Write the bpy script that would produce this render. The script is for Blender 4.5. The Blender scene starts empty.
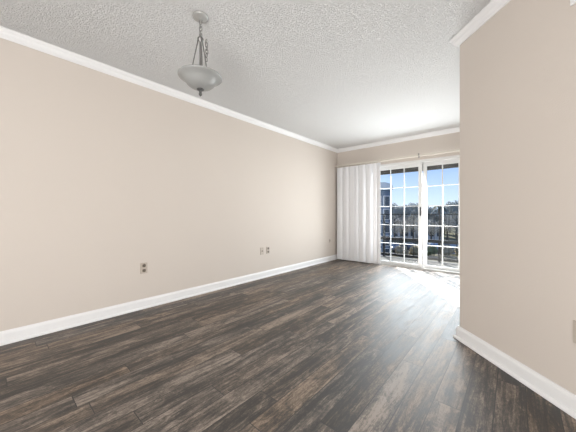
import bpy, bmesh, math, random
from mathutils import Vector, Matrix, noise
R = math.radians
random.seed(7)
scn = bpy.context.scene
C = scn.collection
CAMX, CAMY, CAMZ = 3.0, 0.0, 1.014
YAW = 40.95
# ------------------------------------------------------------------ camera
cd = bpy.data.cameras.new('camera'); cam = bpy.data.objects.new('camera', cd); C.objects.link(cam)
cam.location = (CAMX, CAMY, CAMZ); cam.rotation_euler = (R(90), 0, R(YAW))
cd.sensor_width = 36; cd.lens = 36*261/576; cd.shift_y = -2.5/576; cd.clip_start = .02; cd.clip_end = 900
scn.camera = cam
# ------------------------------------------------------------------ sky
w = bpy.data.worlds.new('sky'); scn.world = w; w.use_nodes = True
nt = w.node_tree; bg = nt.nodes['Background']
tc = nt.nodes.new('ShaderNodeTexCoord'); sp = nt.nodes.new('ShaderNodeSeparateXYZ'); rp = nt.nodes.new('ShaderNodeValToRGB')
nt.links.new(tc.outputs['Generated'], sp.inputs[0]); nt.links.new(sp.outputs['Z'], rp.inputs[0]); nt.links.new(rp.outputs[0], bg.inputs[0])
e = rp.color_ramp.elements
e[0].position = 0.0; e[0].color = (.74, .82, .90, 1)
e[1].position = 1.0; e[1].color = (.16, .33, .72, 1)
for p, c in ((.05, (.60, .74, .93, 1)), (.16, (.34, .50, .86, 1))):
    q = e.new(p); q.color = c
bg.inputs[1].default_value = 1.35
# ------------------------------------------------------------------ sun through the sliding door
sd = bpy.data.lights.new('sun', 'SUN'); sun = bpy.data.objects.new('sun', sd); C.objects.link(sun)
sd.energy = 19; sd.angle = R(.6); sd.color = (1, .97, .92)
az = Vector((1.05, -1.46, 0)).normalized(); el = R(27)
sun.rotation_euler = Vector((az.x*math.cos(el), az.y*math.cos(el), -math.sin(el))).to_track_quat('-Z', 'Y').to_euler()
sun.location = (-3, 9, 6)
# ------------------------------------------------------------------ added fill lamps behind the camera, on the floor and outside the door
def area(name, loc, target, sx, sy, power, col=(1, 1, 1)):
    l = bpy.data.lights.new(name, 'AREA'); l.shape = 'RECTANGLE'; l.size = sx; l.size_y = sy; l.energy = power; l.color = col
    o = bpy.data.objects.new(name, l); C.objects.link(o); o.location = loc
    o.rotation_euler = (Vector(target)-Vector(loc)).to_track_quat('-Z', 'Y').to_euler()
    return o
area('rear_fill_light', (3.2, -2.5, 1.25), (.6, 2.6, 1.7), 1.3, 1.9, 38, (1, .985, .96))  # added lamp; the wall behind it has no window
area('rear_up_fill', (3.1, -1.3, .3), (1.3, 2.4, 2.6), 1.5, 2.2, 178, (1, .985, .97))  # added fill aimed up at the ceiling from behind the camera
area('sun_patch_fill', (2.0, 4.1, .02), (2.0, 4.0999, 2), 1.1, 1.7, 32, (1, .99, .97))  # added upward lamp on the floor, strengthens the bounce off the sun patch
area('door_fill_light', (1.73, 5.34, 1.12), (1.7, 1.5, 0.1), 1.7, 1.3, 125, (.93, .97, 1))  # added lamp outside the glass, strengthens daylight and the floor sheen
# ------------------------------------------------------------------ exposure
vs = scn.view_settings
vs.view_transform = 'Standard'; vs.look = 'None'; vs.gamma = 1; vs.use_curve_mapping = False; vs.exposure = 0.0

# ================================================================== helpers
def mat(name, col, rough=.5, metal=0, nscale=0, namt=.1, bump=0, bscale=50, spec=.5, coord='Object', coat=0):
    m = bpy.data.materials.new(name); m.use_nodes = True; n = m.node_tree; b = n.nodes['Principled BSDF']
    b.inputs['Base Color'].default_value = (*col, 1); b.inputs['Roughness'].default_value = rough
    b.inputs['Metallic'].default_value = metal; b.inputs['Specular IOR Level'].default_value = spec
    t = n.nodes.new('ShaderNodeTexCoord')
    ns = n.nodes.new('ShaderNodeTexNoise'); ns.inputs['Scale'].default_value = nscale or 3; ns.inputs['Detail'].default_value = 4
    n.links.new(t.outputs[coord], ns.inputs['Vector'])
    mx = n.nodes.new('ShaderNodeMix'); mx.data_type = 'RGBA'
    mx.inputs['A'].default_value = (*[c*(1-namt) for c in col], 1); mx.inputs['B'].default_value = (*[min(1, c*(1+namt)) for c in col], 1)
    n.links.new(ns.outputs['Fac'], mx.inputs['Factor']); n.links.new(mx.outputs['Result'], b.inputs['Base Color'])
    if bump:
        n2 = n.nodes.new('ShaderNodeTexNoise'); n2.inputs['Scale'].default_value = bscale; n2.inputs['Detail'].default_value = 3
        n.links.new(t.outputs[coord], n2.inputs['Vector'])
        bp = n.nodes.new('ShaderNodeBump'); bp.inputs['Distance'].default_value = bump
        n.links.new(n2.outputs['Fac'], bp.inputs['Height']); n.links.new(bp.outputs[0], b.inputs['Normal'])
    return m

def new_bm(): return bmesh.new()
def box(bm, x0, y0, z0, x1, y1, z1, rot=None, piv=None):
    vs_ = [bm.verts.new((x, y, z)) for x in (x0, x1) for y in (y0, y1) for z in (z0, z1)]
    for f in ((0,1,3,2),(4,6,7,5),(0,4,5,1),(2,3,7,6),(0,2,6,4),(1,5,7,3)): bm.faces.new([vs_[i] for i in f])
    if rot: bmesh.ops.rotate(bm, verts=vs_, cent=piv or ((x0+x1)/2, (y0+y1)/2, (z0+z1)/2), matrix=rot)
    return vs_
def prism(bm, pts, z0, z1):
    a = [bm.verts.new((x, y, z0)) for x, y in pts]; b = [bm.verts.new((x, y, z1)) for x, y in pts]; n = len(pts)
    for i in range(n): bm.faces.new((a[i], a[(i+1)%n], b[(i+1)%n], b[i]))
    bm.faces.new(b); bm.faces.new(a[::-1])
def tube(bm, pts, r, seg=8, closed=False, cap=True):
    pts = [Vector(p) for p in pts]; n = len(pts); rings = []
    rr = r if isinstance(r, (list, tuple)) else [r]*n
    up = None
    for i, p in enumerate(pts):
        if closed: d = pts[(i+1)%n]-pts[i-1]
        else: d = pts[min(i+1, n-1)]-pts[max(i-1, 0)]
        d.normalize()
        if up is None: up = Vector((0, 0, 1)) if abs(d.z) < .9 else Vector((1, 0, 0))
        s = d.cross(up).normalized(); up = s.cross(d).normalized()
        rings.append([bm.verts.new(p+(s*math.cos(2*math.pi*k/seg)+up*math.sin(2*math.pi*k/seg))*rr[i]) for k in range(seg)])
    for i in range(n if closed else n-1):
        a, b = rings[i], rings[(i+1)%n]
        for k in range(seg): bm.faces.new((a[k], a[(k+1)%seg], b[(k+1)%seg], b[k]))
    if cap and not closed: bm.faces.new(rings[0][::-1]); bm.faces.new(rings[-1])
def lathe(bm, prof, cx=0, cy=0, seg=40):
    rings = []
    for r, z in prof:
        if r < 1e-5: rings.append([bm.verts.new((cx, cy, z))])
        else: rings.append([bm.verts.new((cx+r*math.cos(2*math.pi*k/seg), cy+r*math.sin(2*math.pi*k/seg), z)) for k in range(seg)])
    for a, b in zip(rings, rings[1:]):
        for k in range(seg):
            k2 = (k+1) % seg
            if len(a) == 1 and len(b) > 1: bm.faces.new((a[0], b[k2], b[k]))
            elif len(b) == 1 and len(a) > 1: bm.faces.new((a[k], a[k2], b[0]))
            elif len(a) > 1: bm.faces.new((a[k], a[k2], b[k2], b[k]))
def obj(name, bm, m, parent=None, smooth=False, bevel=0):
    bmesh.ops.recalc_face_normals(bm, faces=bm.faces)
    me = bpy.data.meshes.new(name); bm.to_mesh(me); bm.free()
    if smooth:
        for p in me.polygons: p.use_smooth = True
    o = bpy.data.objects.new(name, me); C.objects.link(o); me.materials.append(m)
    if parent: o.parent = parent
    if bevel:
        b = o.modifiers.new('bevel', 'BEVEL'); b.width = bevel; b.segments = 2; b.limit_method = 'ANGLE'
    return o
def struct(name, bm, m, label, cat, **k):
    o = obj(name, bm, m, **k); o['kind'] = 'structure'; o['label'] = label; o['category'] = cat; return o
def thing(name, label, cat, loc=(0, 0, 0), group=None, rz=0):
    o = bpy.data.objects.new(name, None); C.objects.link(o); o.location = loc; o.rotation_euler = (0, 0, rz); o.empty_display_size = .1
    o['label'] = label; o['category'] = cat
    if group: o['group'] = group
    return o
def at(px, depth):      # where a line of sight stands on the ground plan
    o = (px-288)/261; c, s = math.cos(R(YAW)), math.sin(R(YAW))
    return Vector((CAMX+(-s+c*o)*depth, CAMY+(c+s*o)*depth))

# ================================================================== materials
WALL = mat('beige_wall_paint', (.565, .513, .466), .75, nscale=1.2, namt=.02, bump=.0008, bscale=160, spec=.2)
TRIM = mat('white_trim_paint', (.73, .73, .735), .4, nscale=2, namt=.02)
FRAME = mat('white_door_vinyl', (.62, .62, .615), .35, nscale=2, namt=.02)
# popcorn ceiling
CEIL = bpy.data.materials.new('popcorn_ceiling'); CEIL.use_nodes = True
n = CEIL.node_tree; b = n.nodes['Principled BSDF']; b.inputs['Base Color'].default_value = (.86, .86, .855, 1); b.inputs['Roughness'].default_value = .95; b.inputs['Specular IOR Level'].default_value = .1
t = n.nodes.new('ShaderNodeTexCoord')
v = n.nodes.new('ShaderNodeTexNoise'); v.inputs['Scale'].default_value = 95; v.inputs['Detail'].default_value = 4; v.inputs['Roughness'].default_value = .65
n.links.new(t.outputs['Object'], v.inputs['Vector'])
rm = n.nodes.new('ShaderNodeMapRange'); rm.inputs['From Min'].default_value = .38; rm.inputs['From Max'].default_value = .66; rm.interpolation_type = 'SMOOTHSTEP'
n.links.new(v.outputs['Fac'], rm.inputs['Value'])
bp = n.nodes.new('ShaderNodeBump'); bp.inputs['Distance'].default_value = .011; bp.inputs['Strength'].default_value = 1
n.links.new(rm.outputs[0], bp.inputs['Height']); n.links.new(bp.outputs[0], b.inputs['Normal'])

# plank floor: boards 0.152 m wide running along +Y
def floor_mat():
    m = bpy.data.materials.new('grey_brown_plank_floor'); m.use_nodes = True; n = m.node_tree; L = n.links.new
    b = n.nodes['Principled BSDF']
    def N(t, **k):
        x = n.nodes.new(t)
        for a, v in k.items(): setattr(x, a, v)
        return x
    def M(op, a, bb=None, c=None):
        x = N('ShaderNodeMath', operation=op)
        for i, s in enumerate((a, bb, c)):
            if s is None: continue
            if isinstance(s, (int, float)): x.inputs[i].default_value = s
            else: L(s, x.inputs[i])
        return x.outputs[0]
    tc = N('ShaderNodeTexCoord'); s = N('ShaderNodeSeparateXYZ'); L(tc.outputs['Object'], s.inputs[0])
    xs = M('DIVIDE', s.outputs['X'], .127); row = M('FLOOR', xs); fx = M('FRACT', xs)
    wn = N('ShaderNodeTexWhiteNoise', noise_dimensions='1D'); L(row, wn.inputs['W'])
    ys = M('ADD', M('DIVIDE', s.outputs['Y'], 1.22), M('MULTIPLY', wn.outputs['Value'], 5.37)); col = M('FLOOR', ys); fy = M('FRACT', ys)
    cmb = N('ShaderNodeCombineXYZ'); L(row, cmb.inputs[0]); L(col, cmb.inputs[1])
    w2 = N('ShaderNodeTexWhiteNoise', noise_dimensions='3D'); L(cmb.outputs[0], w2.inputs['Vector'])
    # grain coordinates: stretched along Y, shifted per board
    def grain(sx, sy, det, rough, dist, off):
        g = N('ShaderNodeCombineXYZ')
        L(M('MULTIPLY', s.outputs['X'], sx), g.inputs[0]); L(M('MULTIPLY', s.outputs['Y'], sy), g.inputs[1])
        L(M('MULTIPLY', w2.outputs['Value'], off), g.inputs[2])
        t = N('ShaderNodeTexNoise'); t.inputs['Scale'].default_value = 1; t.inputs['Detail'].default_value = det
        t.inputs['Roughness'].default_value = rough; t.inputs['Distortion'].default_value = dist
        L(g.outputs[0], t.inputs['Vector']); return t.outputs['Fac']
    g1 = grain(22, 1.3, 9, .78, .8, 37); g2 = grain(70, 26, 6, .85, 1.5, 91); g3 = grain(10, 3.0, 6, .75, 1.0, 53)
    tone = M('ADD', M('ADD', M('MULTIPLY', g1, 1.0), M('MULTIPLY', g2, .75)), M('ADD', M('MULTIPLY', g3, .8), M('MULTIPLY', w2.outputs['Value'], .16)))
    rp = N('ShaderNodeValToRGB'); L(M('MULTIPLY_ADD', tone, 1.6, -1.70), rp.inputs[0]); e = rp.color_ramp.elements
    e[0].position = .26; e[0].color = (.014, .011, .009, 1); e[1].position = .75; e[1].color = (.29, .235, .19, 1)
    for p, c in ((.40, (.047, .037, .029, 1)), (.52, (.105, .080, .062, 1)), (.63, (.18, .142, .112, 1))):
        q = e.new(p); q.color = c
    # some boards greyer, some browner
    hs = N('ShaderNodeHueSaturation'); L(rp.outputs[0], hs.inputs['Color'])
    sc = N('ShaderNodeSeparateColor'); L(w2.outputs['Color'], sc.inputs[0])
    L(M('ADD', M('MULTIPLY', sc.outputs['Green'], .5), .85), hs.inputs['Saturation'])
    # joints
    def edge(f, wd): return M('MINIMUM', M('GREATER_THAN', f, wd), M('LESS_THAN', f, 1-wd))
    j = M('MINIMUM', edge(fx, .018), edge(fy, .0018))
    mx = N('ShaderNodeMix', data_type='RGBA'); mx.inputs['A'].default_value = (.012, .010, .009, 1); L(j, mx.inputs['Factor']); L(hs.outputs[0], mx.inputs['B'])
    L(mx.outputs['Result'], b.inputs['Base Color'])
    L(M('ADD', M('ADD', M('MULTIPLY', g2, .30), M('MULTIPLY', g3, .32)), .24), b.inputs['Roughness'])
    b.inputs['Specular IOR Level'].default_value = 1.0
    h = M('ADD', M('MULTIPLY', g1, .5), M('ADD', M('MULTIPLY', g2, .5), M('MULTIPLY', j, .8)))
    bp = N('ShaderNodeBump'); bp.inputs['Distance'].default_value = .0022; bp.inputs['Strength'].default_value = .7
    L(h, bp.inputs['Height']); L(bp.outputs[0], b.inputs['Normal'])
    return m
FLOOR = floor_mat()

# glass that lets daylight through: clear with a mirror-like film by angle
GLASS = bpy.data.materials.new('window_glass'); GLASS.use_nodes = True
n = GLASS.node_tree; n.nodes.remove(n.nodes['Principled BSDF'])
tr = n.nodes.new('ShaderNodeBsdfTransparent'); tr.inputs[0].default_value = (.95, .97, .97, 1)
gl = n.nodes.new('ShaderNodeBsdfGlossy'); gl.inputs['Roughness'].default_value = .02
fr = n.nodes.new('ShaderNodeFresnel'); fr.inputs[0].default_value = 1.35
ge = n.nodes.new('ShaderNodeNewGeometry'); fm = n.nodes.new('ShaderNodeMath'); fm.operation = 'SUBTRACT'; fm.use_clamp = True
n.links.new(fr.outputs[0], fm.inputs[0]); n.links.new(ge.outputs['Backfacing'], fm.inputs[1])
ms = n.nodes.new('ShaderNodeMixShader'); n.links.new(fm.outputs[0], ms.inputs[0]); n.links.new(tr.outputs[0], ms.inputs[1]); n.links.new(gl.outputs[0], ms.inputs[2])
n.links.new(ms.outputs[0], n.nodes['Material Output'].inputs[0])

# ================================================================== room shell
H = 2.44
P = [(0, -2.6), (3.9, -2.6), (3.9, 1.27), (2.66, 2.51), (3.4, 3.25), (3.4, 5.15), (0, 5.15)]
NP = len(P)
SIDES = ['front', 'near_right', 'diagonal', 'return', 'right', 'back', 'left']
WORDS = {'front': 'wall behind the viewpoint', 'near_right': 'wall beside the viewpoint', 'diagonal': 'angled wall at right of the room',
         'return': 'short wall turning back behind the angled corner', 'right': 'wall beyond the angled corner', 'back': 'far wall with the sliding door', 'left': 'long wall on the left'}
TH = .16
def off_at(i, d):       # mitred offset of corner i by d into the room (negative: outwards)
    a, b_, c = Vector(P[i-1]), Vector(P[i]), Vector(P[(i+1) % NP])
    d1 = (b_-a).normalized(); d2 = (c-b_).normalized()
    n1 = Vector((-d1.y, d1.x)); n2 = Vector((-d2.y, d2.x))
    m = (n1+n2).normalized(); return b_+m*(d/m.dot(n1))
bm = new_bm(); out = [tuple(off_at(i, -.16)) for i in range(NP)]
prism(bm, out, -.12, 0); struct('floor', bm, FLOOR, 'dark grey-brown wood plank floor running toward the sliding door', 'floor')
bm = new_bm(); prism(bm, out, H, H+.12); struct('ceiling', bm, CEIL, 'white popcorn textured ceiling', 'ceiling')
DX0, DX1, DZ = .80, 2.63, 1.99
for i, s in enumerate(SIDES):
    bm = new_bm(); a, b_ = Vector(P[i]), Vector(P[(i+1) % NP]); oa, ob = off_at(i, -TH), off_at((i+1) % NP, -TH)
    if s == 'back':
        box(bm, DX1, 5.15, 0, 3.56, 5.31, H)
        box(bm, -.16, 5.15, 0, DX0, 5.31, H); box(bm, DX0, 5.15, DZ, DX1, 5.31, H)
    elif s == 'diagonal':   # bullnose on the square corner seen in the photo
        r = .012; dd = (a-b_).normalized(); de = (Vector(P[(i+2) % NP])-b_).normalized()
        cen = b_+dd*r+de*r
        pts = [a]+[cen-(de*math.cos(R(90)*k/8)+dd*math.sin(R(90)*k/8))*r for k in range(9)]+[ob, oa]
        prism(bm, [tuple(p) for p in pts], 0, H)
    elif s == 'return':
        de = (b_-a).normalized(); prism(bm, [tuple(a+de*.012), tuple(b_), tuple(ob), tuple(oa)], 0, H)
    else:
        prism(bm, [tuple(a), tuple(b_), tuple(ob), tuple(oa)], 0, H)
    struct('wall_'+s, bm, WALL, 'plain beige painted '+WORDS[s], 'wall')
# trims
def sweep(bm, i, prof, cut=None, cutb=None):
    j = (i+1) % NP
    def ring(k, cutx=None):
        r = []
        for d, z in prof:
            q = off_at(k, d)
            if cutx is not None: q = Vector((cutx, 5.15-d))
            r.append(bm.verts.new((q.x, q.y, z)))
        return r
    A = ring(i, cut); B = ring(j, cutb)
    m = len(prof)
    for k in range(m): bm.faces.new((A[k], A[(k+1) % m], B[(k+1) % m], B[k]))
    bm.faces.new(A[::-1]); bm.faces.new(B)
BASE = [(.0, 0), (.030, 0), (.030, .010), (.024, .018), (.016, .022), (.016, .078), (.013, .088), (.008, .094), (.006, .102), (0, .102)]
CROWN = [(0, H-.068), (.008, H-.068), (.010, H-.060), (.018, H-.055), (.030, H-.040), (.035, H-.024), (.043, H-.016), (.046, H-.008), (.050, H-.006), (.050, H), (0, H)]
k = 1
for i, s in enumerate(SIDES):
    bm = new_bm()
    if s == 'back': sweep(bm, i, BASE, cut=DX0-.01); sweep(bm, i, BASE, cutb=DX1+.01)
    else: sweep(bm, i, BASE)
    struct('baseboard_'+s, bm, TRIM, 'white baseboard along the '+WORDS[s], 'baseboard')
    bm = new_bm(); sweep(bm, i, CROWN)
    struct('trim_%d' % k, bm, TRIM, 'white crown moulding above the '+WORDS[s], 'crown moulding'); k += 1

# ================================================================== sliding glass door
door = thing('door_1', 'white sliding glass door with a three by five grid in each panel, opening onto the balcony', 'sliding door', (1.715, 5.2, 0)); door['kind'] = 'structure'
def dobj(name, bm, m, parent=None, **k):
    bmesh.ops.translate(bm, verts=bm.verts, vec=(-1.715, -5.2, 0)); return obj(name, bm, m, parent or door, **k)
bm = new_bm()
box(bm, DX0, 5.145, 0, DX0+.045, 5.29, DZ); box(bm, DX1-.045, 5.145, 0, DX1, 5.29, DZ)
box(bm, DX0, 5.145, DZ-.045, DX1, 5.29, DZ)
dobj('door_frame', bm, FRAME, bevel=.002)
bm = new_bm(); box(bm, DX0+.045, 5.135, 0, DX1-.045, 5.29, .028); box(bm, DX0+.045, 5.18, .028, DX1-.045, 5.184, .038); box(bm, DX0+.045, 5.232, .028, DX1-.045, 5.236, .038)
dobj('sill_track', bm, mat('sill_aluminium', (.62, .62, .61), .4, .3, nscale=4))
def sash(x0, x1, gx0, gx1, y, name, lab):
    f = new_bm(); a, b_ = y-.017, y+.017; mw = .0065 if x0 < 1 else .009
    box(f, x0, a, .038, gx0, b_, 1.945); box(f, gx1, a, .038, x1, b_, 1.945)
    box(f, gx0, a, 1.872, gx1, b_, 1.945); box(f, gx0, a, .038, gx1, b_, .078)
    s = dobj('sash', f, FRAME, bevel=.002); s['label'] = lab
    for nm, rng in (('vertical_muntin', [gx0+(gx1-gx0)*q/3 for q in (1, 2)]), ('horizontal_muntin', [.075+.359*q for q in (1, 2, 3, 4)])):
        for q in rng:
            bm = new_bm()
            if nm[0] == 'v': box(bm, q-mw, y-.009, .078, q+mw, y+.009, 1.872)
            else: box(bm, gx0, y-.0085, q-mw*.85, gx1, y+.0085, q+mw*.85)
            dobj(nm, bm, FRAME, s)
    g = new_bm(); box(g, gx0, y-.002, .078, gx1, y+.002, 1.872); dobj('glass', g, GLASS, s)
    return s
sl = sash(.847, 1.735, .915, 1.672, 5.182+.0, 'sash', 'left sliding panel with the latch')
sr = sash(1.74, 2.583, 1.80, 2.54, 5.234, 'sash', 'right fixed panel')
DARK = mat('dark_metal', (.03, .03, .032), .4, .5, nscale=9)
bm = new_bm(); box(bm, 1.70, 5.145, .97, 1.722, 5.155, 1.13); box(bm, 1.704, 5.153, .98, 1.718, 5.166, .995); box(bm, 1.704, 5.153, 1.105, 1.718, 5.166, 1.12)
h = dobj('handle', bm, DARK, sl, bevel=.003); h['label'] = 'dark pull handle on the meeting stile'

# ================================================================== vertical blinds
BL = mat('blind_vinyl', (.66, .66, .675), .45, nscale=30, namt=.015, bump=.0006, bscale=14)
RAIL = mat('blind_rail_cream', (.56, .52, .46), .5, nscale=5, namt=.03)
YB = 5.055
bl = thing('vertical_blinds', 'white vertical blinds drawn to the left of the sliding door', 'vertical blinds', (0.0, YB, 0))
def bobj(name, bm, m, parent=None, **k):
    bmesh.ops.translate(bm, verts=bm.verts, vec=(0, -YB, 0)); return obj(name, bm, m, parent or bl, **k)
bm = new_bm(); box(bm, .02, YB-.022, 2.035, 2.60, YB+.022, 2.07)
rail = bobj('headrail', bm, RAIL, bevel=.003)
for x in (.25, .95, 1.55, 2.35):
    bm = new_bm(); box(bm, x-.02, YB+.02, 2.066, x+.02, 5.152, 2.072); box(bm, x-.02, 5.144, 2.066, x+.02, 5.15, 2.11)
    bobj('rail_bracket', bm, RAIL, rail)
CLIP = mat('grey_clip', (.25, .24, .23), .5, nscale=5)
bm = new_bm(); box(bm, 1.70, YB-.028, 2.045, 1.725, YB-.02, 2.085); box(bm, 1.703, YB-.012, 2.01, 1.722, YB+.004, 2.036)
c_ = bobj('rail_joiner', bm, CLIP, rail); c_['label'] = 'small grey clip at the middle of the headrail'
def vane(x, ang, wid=.089, curl=.010):
    bm = new_bm(); seg = 10; th = .0012; zt, zb = 2.012, .028
    F, B = [], []
    ca, sa = math.cos(ang), math.sin(ang)
    for k in range(seg+1):
        u = -wid/2+wid*k/seg; b_ = curl*(1-(2*u/wid)**2)
        px, py = x+u*ca+b_*sa, YB+u*sa-b_*ca
        F.append([bm.verts.new((px, py, z)) for z in (zb, zt)]); B.append([bm.verts.new((px-th*sa, py+th*ca, z)) for z in (zb, zt)])
    for k in range(seg):
        bm.faces.new((F[k][0], F[k+1][0], F[k+1][1], F[k][1])); bm.faces.new((B[k][1], B[k+1][1], B[k+1][0], B[k][0]))
        bm.faces.new((F[k][1], F[k+1][1], B[k+1][1], B[k][1])); bm.faces.new((F[k+1][0], F[k][0], B[k][0], B[k+1][0]))
    bm.faces.new((F[0][0], F[0][1], B[0][1], B[0][0])); bm.faces.new((F[-1][1], F[-1][0], B[-1][0], B[-1][1]))
    v = bobj('vane', bm, BL, smooth=False)
    bm = new_bm(); box(bm, x-.008, YB-.006, 2.012, x+.008, YB+.004, 2.036); bobj('hanger', bm, RAIL, v)
    return v
xs = [.095+.0735*k for k in range(13)]
angs = [R(a) for a in (12, 42, 12, 40, 10, 26, 45, 12, 44, 10, 40, 34, -14)]
for x, a in zip(xs, angs): vane(x, a)

# ================================================================== wall plates
PLATE = mat('tan_plate', (.44, .385, .33), .4, nscale=8, namt=.03)
SLOT = mat('brown_socket', (.13, .105, .085), .45, nscale=8)
def outlet(loc, rz, label, kind, group=None):
    t = thing('wall_outlet' if kind == 'duplex' else 'cable_plate', label, 'outlet' if kind == 'duplex' else 'wall plate', loc, group, rz)
    bm = new_bm(); w_ = .035 if kind != 'small' else .022; h_ = .057 if kind != 'small' else .036
    box(bm, -w_, -.007, -h_, w_, 0, h_); obj('cover_plate', bm, PLATE, t, bevel=.002)
    if kind == 'duplex':
        for z in (-.026, .026):
            bm = new_bm(); pts = [(.0165*max(-1, min(1, 1.25*math.cos(a))), z+.017*math.sin(a)) for a in [2*math.pi*q/16 for q in range(16)]]
            a_ = [bm.verts.new((x, -.0095, zz)) for x, zz in pts]; b_ = [bm.verts.new((x, -.006, zz)) for x, zz in pts]
            bm.faces.new(a_); bm.faces.new(b_[::-1])
            for q in range(16): bm.faces.new((a_[q], b_[q], b_[(q+1) % 16], a_[(q+1) % 16]))
            s_ = obj('socket', bm, SLOT, t)
            bm = new_bm(); box(bm, -.008, -.0102, z-.002, -.006, -.0092, z+.008); box(bm, .006, -.0102, z-.002, .008, -.0092, z+.008); box(bm, -.002, -.0102, z-.011, .002, -.0092, z-.007)
            obj('slots', bm, DARK, s_)
    else:
        bm = new_bm(); tube(bm, [(0, -.006, 0), (0, -.016, 0)], .0085 if kind != 'small' else .007, 12); obj('jack', bm, SLOT, t)
    bm = new_bm(); tube(bm, [(0, -.006, h_*.8), (0, -.0085, h_*.8)], .003, 8); obj('screw', bm, DARK, t)
    return t
outlet((0, 1.10, .43), R(90), 'tan wall outlet nearest the viewpoint on the left wall', 'duplex')
outlet((0, 2.83, .425), R(90), 'tan cable plate, left of the close pair on the left wall', 'jack')
outlet((0, 2.965, .425), R(90), 'tan wall outlet, right of the close pair on the left wall', 'duplex')
outlet((0, 4.82, .43), R(90), 'small tan plate on the left wall beside the blinds', 'small')
def diag(tt, z): return (2.66+tt, 2.51-tt, z)
outlet(diag(.592, .42), R(-45), 'tan wall outlet low on the angled wall, cut by the right edge of the photo', 'duplex')
# air grille high on the angled wall
gr = thing('air_grille', 'white louvred air grille high on the angled wall at the top right corner', 'air grille', diag(.665, 2.154), None, R(-45))
bm = new_bm(); X, Z, B_ = .15, .085, .018
box(bm, -X, -.009, -Z, X, 0, -Z+B_); box(bm, -X, -.009, Z-B_, X, 0, Z); box(bm, -X, -.009, -Z+B_, -X+B_, 0, Z-B_); box(bm, X-B_, -.009, -Z+B_, X, 0, Z-B_)
obj('grille_frame', bm, TRIM, gr, bevel=.002)
for q in range(7):
    z = -Z+B_+.011+q*.0185; bm = new_bm(); box(bm, -X+B_, -.006, z-.0005, X-B_, .0, z+.001, Matrix.Rotation(R(30), 3, 'X')); obj('louvre', bm, TRIM, gr)

# ================================================================== pendant light
NICK = mat('brushed_nickel', (.26, .255, .25), .35, .85, nscale=30, namt=.08)
ALAB = mat('alabaster_glass', (.27, .275, .27), .35, nscale=9, namt=.10, coat=1)
PX, PY = 1.284, 1.011
pl = thing('pendant_light', 'brushed metal pendant light with a frosted glass bowl on a chain', 'ceiling light', (PX, PY, H))
def pobj(name, bm, m, parent=None, **k): return obj(name, bm, m, parent or pl, **k)
bm = new_bm(); lathe(bm, [(0, 0), (.055, 0), (.057, -.004), (.055, -.010), (.047, -.016), (.030, -.021), (.012, -.024), (.009, -.030), (0, -.031)]); pobj('canopy', bm, mat('satin_nickel', (.40, .40, .39), .5, .5, nscale=20), smooth=True)
def link(cx, cy, z, rot, tilt=0, L=.034, W=.0095, r=.0028, parent=None):
    bm = new_bm(); pts = []
    for k in range(16):
        a = 2*math.pi*k/16; x = W*math.cos(a); zz = (L/2-W)*(1 if math.sin(a) > 0 else -1)+W*math.sin(a)
        pts.append(Vector((x*math.cos(rot), x*math.sin(rot), zz)))
    M_ = Matrix.Rotation(tilt, 3, 'Y')
    tube(bm, [M_ @ p + Vector((cx, cy, z)) for p in pts], r, 6, closed=True)
    pobj('chain_link', bm, NICK, parent, smooth=True)
for k in range(5): link(.003*(-1)**k, 0, -.042-k*.025, R(35)+R(90)*(k % 2))
bm = new_bm(); tube(bm, [(.004+.010*math.sin(k*.9), .004*math.cos(k*.7), -.028-k*.0072) for k in range(17)], .0016, 6); pobj('wire', bm, mat('clear_wire', (.35, .34, .33), .4, nscale=9), smooth=True)
bm = new_bm(); lathe(bm, [(0, -.144), (.006, -.144), (.010, -.150), (.020, -.158), (.022, -.166), (.018, -.175), (.010, -.182), (.008, -.188), (.008, -.43), (.011, -.44), (0, -.44)], seg=20); pobj('stem', bm, NICK, smooth=True)
hz = -.168; rimz = -.43
for k in range(3):
    a = R(100+120*k); bm = new_bm(); pts = []
    for q in range(11):
        u = q/10; rr = .018+.048*math.sin(u*math.pi/2)**1.2; pts.append((rr*math.cos(a), rr*math.sin(a), hz+(rimz-.03-hz)*u))
    tube(bm, pts, .0042, 8); pobj('arm', bm, NICK, smooth=True)
# spare loop of chain hanging beside the stem
for k in range(6):
    a = k/5*math.pi; link(.032+.010*math.sin(a), .026, -.185-.025*k, R(90)*(k % 2), .12*math.cos(a))
prof = [(.154, -.436), (.153, -.442), (.146, -.448), (.132, -.456), (.117, -.466), (.106, -.479), (.095, -.493), (.077, -.508), (.050, -.520), (.022, -.526), (.006, -.527),
        (.006, -.522), (.022, -.521), (.048, -.515), (.074, -.503), (.091, -.489), (.102, -.475), (.113, -.462), (.130, -.451), (.145, -.443), (.151, -.435), (.154, -.436)]
bm = new_bm(); lathe(bm, prof, seg=56); bmesh.ops.remove_doubles(bm, verts=bm.verts, dist=1e-5)
bowl = pobj('glass_bowl', bm, ALAB, smooth=True)
bm = new_bm(); tube(bm, [(0, 0, -.43), (0, 0, -.533)], .005, 8); pobj('rod', bm, NICK, smooth=True)
bm = new_bm(); lathe(bm, [(0, -.524), (.024, -.526), (.026, -.531), (.018, -.537), (.010, -.541), (.009, -.554), (.012, -.560), (.010, -.570), (.004, -.577), (0, -.579)], seg=20); f_ = pobj('finial', bm, mat('dark_nickel', (.10, .10, .10), .4, .7, nscale=20), smooth=True); f_['label'] = 'dark metal finial under the bowl'

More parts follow.
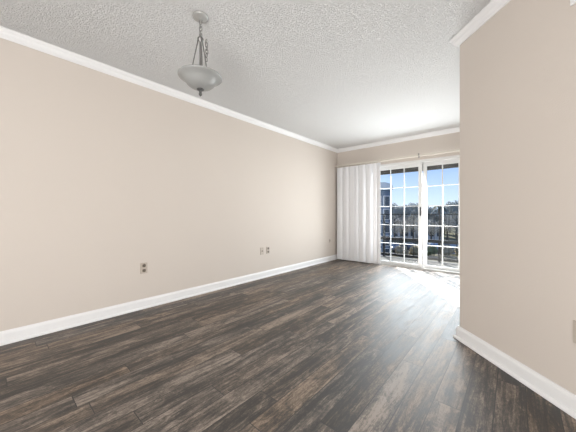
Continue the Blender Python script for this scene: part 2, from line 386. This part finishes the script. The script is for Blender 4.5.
# ================================================================== balcony
DECK = bpy.data.materials.new('pale_deck_boards'); DECK.use_nodes = True
n = DECK.node_tree; b = n.nodes['Principled BSDF']; b.inputs['Roughness'].default_value = 1; b.inputs['Specular IOR Level'].default_value = 0
t = n.nodes.new('ShaderNodeTexCoord'); br = n.nodes.new('ShaderNodeTexBrick'); n.links.new(t.outputs['Object'], br.inputs['Vector'])
br.inputs['Color1'].default_value = (.28, .275, .27, 1); br.inputs['Color2'].default_value = (.22, .216, .21, 1); br.inputs['Mortar'].default_value = (.04, .04, .04, 1)
br.inputs['Scale'].default_value = 1; br.inputs['Brick Width'].default_value = 2.4; br.inputs['Row Height'].default_value = .14; br.inputs['Mortar Size'].default_value = .008
n.links.new(br.outputs[0], b.inputs['Base Color'])
STUCCO = mat('balcony_stucco', (.50, .47, .43), .9, spec=0, nscale=6, namt=.05, bump=.003, bscale=60)
SOFF = mat('brown_soffit', (.10, .09, .085), .8, nscale=4, namt=.1)
YR = 6.42
bm = new_bm(); box(bm, -.9, 5.31, -.2, 4.0, YR+.10, -.04); struct('balcony_floor', bm, DECK, 'pale board balcony floor outside the sliding door', 'balcony floor')
bm = new_bm(); box(bm, -.9, 5.31, H, 4.0, YR+.12, H+.16); struct('balcony_ceiling', bm, SOFF, 'dark balcony ceiling', 'balcony ceiling')
bm = new_bm(); box(bm, -.9, YR-.05, 1.985, 4.0, YR+.09, H); struct('balcony_beam', bm, SOFF, 'dark beam above the balcony opening', 'beam')
bm = new_bm(); box(bm, -.4, 5.31, -.04, .30, YR+.04, H); struct('balcony_wall', bm, STUCCO, 'stucco side wall of the balcony', 'wall')
IRON = mat('black_iron', (.012, .012, .014), .45, .3, nscale=12)
rl = thing('balcony_railing', 'black metal balcony railing with thin balusters', 'railing', (.30, YR, -.04))
def robj(name, bm, parent=None): 
    bmesh.ops.translate(bm, verts=bm.verts, vec=(-.30, -YR, .04)); return obj(name, bm, IRON, parent or rl)
X1 = 4.0
bm = new_bm(); box(bm, .30, YR-.018, .985, X1, YR+.018, 1.005); robj('top_rail', bm)
bm = new_bm(); box(bm, .30, YR-.03, .37, X1, YR+.03, .44); robj('middle_rail', bm)
bm = new_bm(); box(bm, .30, YR-.02, -.005, X1, YR+.02, .05); robj('bottom_rail', bm)
for x in (.57, 1.39, 1.77, 2.29, 3.05, 3.9):
    bm = new_bm(); box(bm, x-.022, YR-.022, -.04, x+.022, YR+.022, .99 if x in (.57, 3.05, 3.9) else .40); robj('post', bm)
x = .69
while x < X1-.05:
    bm = new_bm(); box(bm, x-.005, YR-.005, .04, x+.005, YR+.005, .99); robj('baluster', bm); x += .14

# ================================================================== outside view
GZ = -6.0
GRASS = mat('dry_grass', (.13, .12, .085), .95, spec=0, nscale=.12, namt=.35)
bm = new_bm(); box(bm, -260, 6.9, GZ-.5, 160, 320, GZ); struct('ground', bm, GRASS, 'dry grass ground far below the balcony', 'ground')
ASPH = mat('pale_asphalt', (.075, .08, .095), .9, spec=0, nscale=.5, namt=.06)
c, s_ = math.cos(R(YAW)), math.sin(R(YAW))
def strip(bm, z0, z1, pa, pb, zz):
    q = [at(pa, z0), at(pb, z0), at(pb, z1), at(pa, z1)]; prism(bm, [tuple(v) for v in q], zz, zz+.03)
bm = new_bm(); strip(bm, 45.2, 53, 330, 540, GZ); struct('parking_lot', bm, ASPH, 'pale grey parking lot beyond the railing', 'parking lot')

def blob(bm, c, r, sub=2, amp=.25, sq=1):
    g = bmesh.ops.create_icosphere(bm, subdivisions=sub, radius=r)
    for v in g['verts']:
        d = v.co.normalized(); v.co = d*r*(1+amp*noise.noise((d*2.3)+Vector(c)*.7)*2); v.co.z *= sq; v.co += Vector(c)
FOL = [mat('foliage_dark', (.27, .28, .26), .9, nscale=1.5, namt=.4), mat('foliage_grey', (.44, .41, .35), .9, nscale=1.5, namt=.3), mat('foliage_olive', (.12, .125, .09), .9, nscale=1.5, namt=.35)]  # dark and grey foliage lightened and greyed to put distance haze into the colour
BARK = mat('bark', (.10, .085, .07), .9, nscale=6, namt=.2)
def leaves(bm, cen, rx, rz, nn, sz, rng):
    for _ in range(nn):
        d = Vector((rng.gauss(0, 1), rng.gauss(0, 1), rng.gauss(0, 1))).normalized()*(rng.random()**.4)
        p = Vector(cen)+Vector((d.x*rx, d.y*rx, d.z*rz))
        a = Vector((rng.gauss(0, 1), rng.gauss(0, 1), rng.gauss(0, 1))).normalized(); b_ = a.orthogonal().normalized(); s = sz*(.6+rng.random()*.8)
        bm.faces.new([bm.verts.new(p+a*s), bm.verts.new(p+b_*s*.6), bm.verts.new(p-a*s), bm.verts.new(p-b_*s*.6)])
def tree(px, depth, top, wid, kind, label, group):
    rng = random.Random(px*13+depth); q = at(px, depth); hgt = top-GZ
    t = thing('bare_tree' if kind == 1 else 'leafy_tree', label, 'tree', (q.x, q.y, GZ), group)
    bm = new_bm(); tube(bm, [(0, 0, 0), (.1, 0, hgt*.3), (-.05, .1, hgt*.6), (0, 0, hgt*.85)], [.22, .17, .11, .04], 7)
    if kind == 1:
        for k in range(26):
            z = hgt*(.28+.55*rng.random()); a = rng.random()*6.28; l = wid*(.3+.3*rng.random())
            p1 = Vector((math.cos(a)*l*.5, math.sin(a)*l*.5, z+l*.35)); p2 = Vector((math.cos(a+.3)*l, math.sin(a+.3)*l, min(hgt, z+l*.9)))
            tube(bm, [(0, 0, z), p1, p2], [.06, .04, .015], 5)
    obj('trunk', bm, BARK, t)
    bm = new_bm()
    if kind == 1: leaves(bm, (0, 0, hgt*.66), wid*.52, hgt*.33, 1500, .10, rng)
    else:
        for k in range(16):
            a = rng.random()*6.28; rr = wid*.33*rng.random()**.5; z = hgt*(.42+.42*rng.random())
            blob(bm, (math.cos(a)*rr, math.sin(a)*rr, z), wid*(.14+.10*rng.random()), 2, .35, .85)
        leaves(bm, (0, 0, hgt*.64), wid*.5, hgt*.36, 1800, .20, rng)
    obj('crown', bm, FOL[kind], t)
far = [(352, 3.0), (361, 4.0), (370, 3.3), (379, 3.5), (387, 3.9), (394, 4.3), (400, 3.6), (406, 3.8), (412, 4.5), (419, 4.6), (426, 3.5), (432, 3.0), (438, 2.9), (444, 3.6), (450, 5.0), (456, 5.4), (463, 4.9), (472, 5.0), (482, 4.6), (494, 4.6)]
for i, (px, tp) in enumerate(far):
    dd = (78, 87, 96)[i % 3]
    tree(px, dd, tp*dd/84, 4.2, 0, 'dark leafy tree in the distant tree line beyond the balcony', 'distant tree line')
for i, (px, tp) in enumerate([(360, .8), (372, .9), (384, .6), (394, .9), (403, .3), (413, 1.1), (422, .6), (431, -.3), (447, 1.2), (456, 1.6), (466, .9), (478, .6)]):
    tree(px, (56, 60.5, 65)[i % 3], tp, 3.6, 1, 'sparse grey tree standing before the distant tree line', 'sparse grey trees')
# palm
q = at(439.5, 62.5); pm = thing('palm_tree', 'palm tree rising above the distant tree line', 'palm tree', (q.x, q.y, GZ))
bm = new_bm(); tube(bm, [(0, 0, 0), (.1, 0, 4), (0, .1, 8.6)], [.2, .16, .14], 8); obj('trunk', bm, BARK, pm)
for k in range(14):
    a = k*2.4; up = .9-.11*(k % 7)*1.4; bm = new_bm(); prev = None
    for j in range(9):
        u = j/8; r = 1.9*u; z = 8.6+up*1.6*u-1.7*u*u; ww = .26*math.sin(math.pi*min(1, u*.9+.08))
        ctr = Vector((math.cos(a)*r, math.sin(a)*r, z)); sd_ = Vector((-math.sin(a), math.cos(a), 0))*ww
        cur = [bm.verts.new(ctr-sd_-Vector((0, 0, .1*ww))), bm.verts.new(ctr+Vector((0, 0, .08))), bm.verts.new(ctr+sd_-Vector((0, 0, .1*ww)))]
        if prev:
            bm.faces.new((prev[0], prev[1], cur[1], cur[0])); bm.faces.new((prev[1], prev[2], cur[2], cur[1]))
        prev = cur
    obj('frond', bm, FOL[2], pm)
# shrubs by the lot
for i, px in enumerate((371, 386, 401, 416, 431, 446, 461)):
    q = at(px, 43.5); rng = random.Random(i); bm = new_bm()
    for k in range(6): blob(bm, (rng.uniform(-.5, .5), rng.uniform(-.4, .4), .7+rng.uniform(-.1, .3)), .6, 2, .4)
    leaves(bm, (0, 0, .8), 1.0, .8, 500, .12, rng)
    o = obj('shrub', bm, mat('tan_shrub', [(.34, .27, .16), (.20, .20, .10), (.42, .33, .22)][i % 3], .9, nscale=2, namt=.3)); o.location = (q.x, q.y, GZ)
    o['label'] = ['low tan shrub along the near side of the parking lot', 'low olive green shrub along the near side of the parking lot', 'low pale reddish tan shrub along the near side of the parking lot'][i % 3]; o['category'] = 'shrub'; o['group'] = 'shrubs by the parking lot'
# neighbouring buildings
PANE = mat('dark_pane', (.03, .05, .08), .15, nscale=2)
def building(name, px, depth, wd, dp, top, m, roofm, label, cols, rows, arch=False):
    q = at(px, depth); t = thing(name, label, 'building', (q.x, q.y, GZ), None, R(YAW)); hh = top-GZ
    bm = new_bm(); box(bm, -wd/2, 0, 0, wd/2, dp, hh); obj('wall', bm, m, t)
    bm = new_bm()
    if arch:
        pts = [(-wd/2-.2, 0)]+[(-(wd/2+.2)*math.cos(math.pi*k/12), .3+wd*.30*math.sin(math.pi*k/12)) for k in range(13)]+[(wd/2+.2, 0)]
    else: pts = [(-wd/2-.4, 0), (0, wd*.22), (wd/2+.4, 0)]
    A = [bm.verts.new((x, -.3, hh+z)) for x, z in pts]; B = [bm.verts.new((x, dp+.3, hh+z)) for x, z in pts]
    bm.faces.new(A); bm.faces.new(B[::-1])
    for k in range(len(pts)): bm.faces.new((A[k], B[k], B[(k+1) % len(pts)], A[(k+1) % len(pts)]))
    obj('roof', bm, roofm, t)
    for i in range(cols):
        for j in range(rows):
            x = -wd/2+wd*(i+.5)/cols; z = 1.2+(hh-1.6)*(j+.35)/rows; a, b2 = wd/cols*.30, min(1.1, (hh/rows)*.32)
            bm = new_bm(); box(bm, x-a-.08, -.06, z-b2-.08, x+a+.08, .05, z+b2+.08); wf = obj('window', bm, TRIM, t)
            bm = new_bm(); box(bm, x-a, -.09, z-b2, x+a, -.055, z+b2); obj('pane', bm, PANE, wf)
BLUE = mat('slate_blue_siding', (.07, .12, .20), .6, nscale=2, namt=.1); GREYR = mat('grey_roof', (.12, .12, .13), .8, spec=0, nscale=2)
PALE = mat('pale_siding', (.50, .52, .56), .8, spec=0, nscale=2, namt=.05)
building('neighbour_building', 382.2, 34, 2.2, 5, 4.1, BLUE, mat('pale_roof', (.55, .58, .62), .5, spec=0, nscale=2), 'tall slate blue building with an arched roof at the left of the door view', 2, 5, True)
building('house', 404, 69, 5.6, 4, -1.7, PALE, GREYR, 'pale house behind sparse trees, left of the door meeting stile', 4, 1)
building('house', 432, 69, 5.4, 4, -2.0, PALE, GREYR, 'pale house behind sparse trees, seen through the right door panel', 3, 1)
# parked cars
CG = mat('tyre', (.02, .02, .02), .7, nscale=5)
def car(px, depth, col, label):
    q = at(px, depth); t = thing('car', label, 'car', (q.x, q.y, GZ+.03), None, R(YAW+90))
    side = [(-2.1, .35), (-2.15, .75), (-1.9, .92), (-1.2, .98), (-.75, 1.42), (.7, 1.45), (1.25, 1.0), (2.0, .88), (2.15, .6), (2.1, .35)]
    bm = new_bm(); A = [bm.verts.new((x, -.85, z)) for x, z in side]; B = [bm.verts.new((x, .85, z)) for x, z in side]
    bm.faces.new(A); bm.faces.new(B[::-1])
    for k in range(len(side)): bm.faces.new((A[k], B[k], B[(k+1) % len(side)], A[(k+1) % len(side)]))
    obj('car_body', bm, mat('car_paint', col, .3, .2, nscale=2, namt=.02), t, bevel=.05)
    bm = new_bm(); pts = [(-1.0, 1.0), (-.68, 1.36), (.62, 1.38), (1.0, 1.02)]
    A = [bm.verts.new((x, -.865, z)) for x, z in pts]; B = [bm.verts.new((x, -.85, z)) for x, z in pts]
    bm.faces.new(A); bm.faces.new(B[::-1])
    for k in range(4): bm.faces.new((A[k], B[k], B[(k+1) % 4], A[(k+1) % 4]))
    obj('side_window', bm, PANE, t)
    for x in (-1.35, 1.35):
        for y in (-.86, .68):
            bm = new_bm(); tube(bm, [(x, y, .32), (x, y+.2, .32)], .32, 16); obj('wheel', bm, CG, t)
car(392.5, 49, (.22, .23, .25), 'silver car in the parking lot, leftmost seen through the door')
car(409, 49, (.05, .06, .09), 'dark blue car in the parking lot, seen through the left door panel')
car(433, 49, (.20, .24, .32), 'pale blue car in the parking lot, seen through the right door panel')
car(451, 49, (.28, .28, .29), 'white car in the parking lot, rightmost seen through the door')
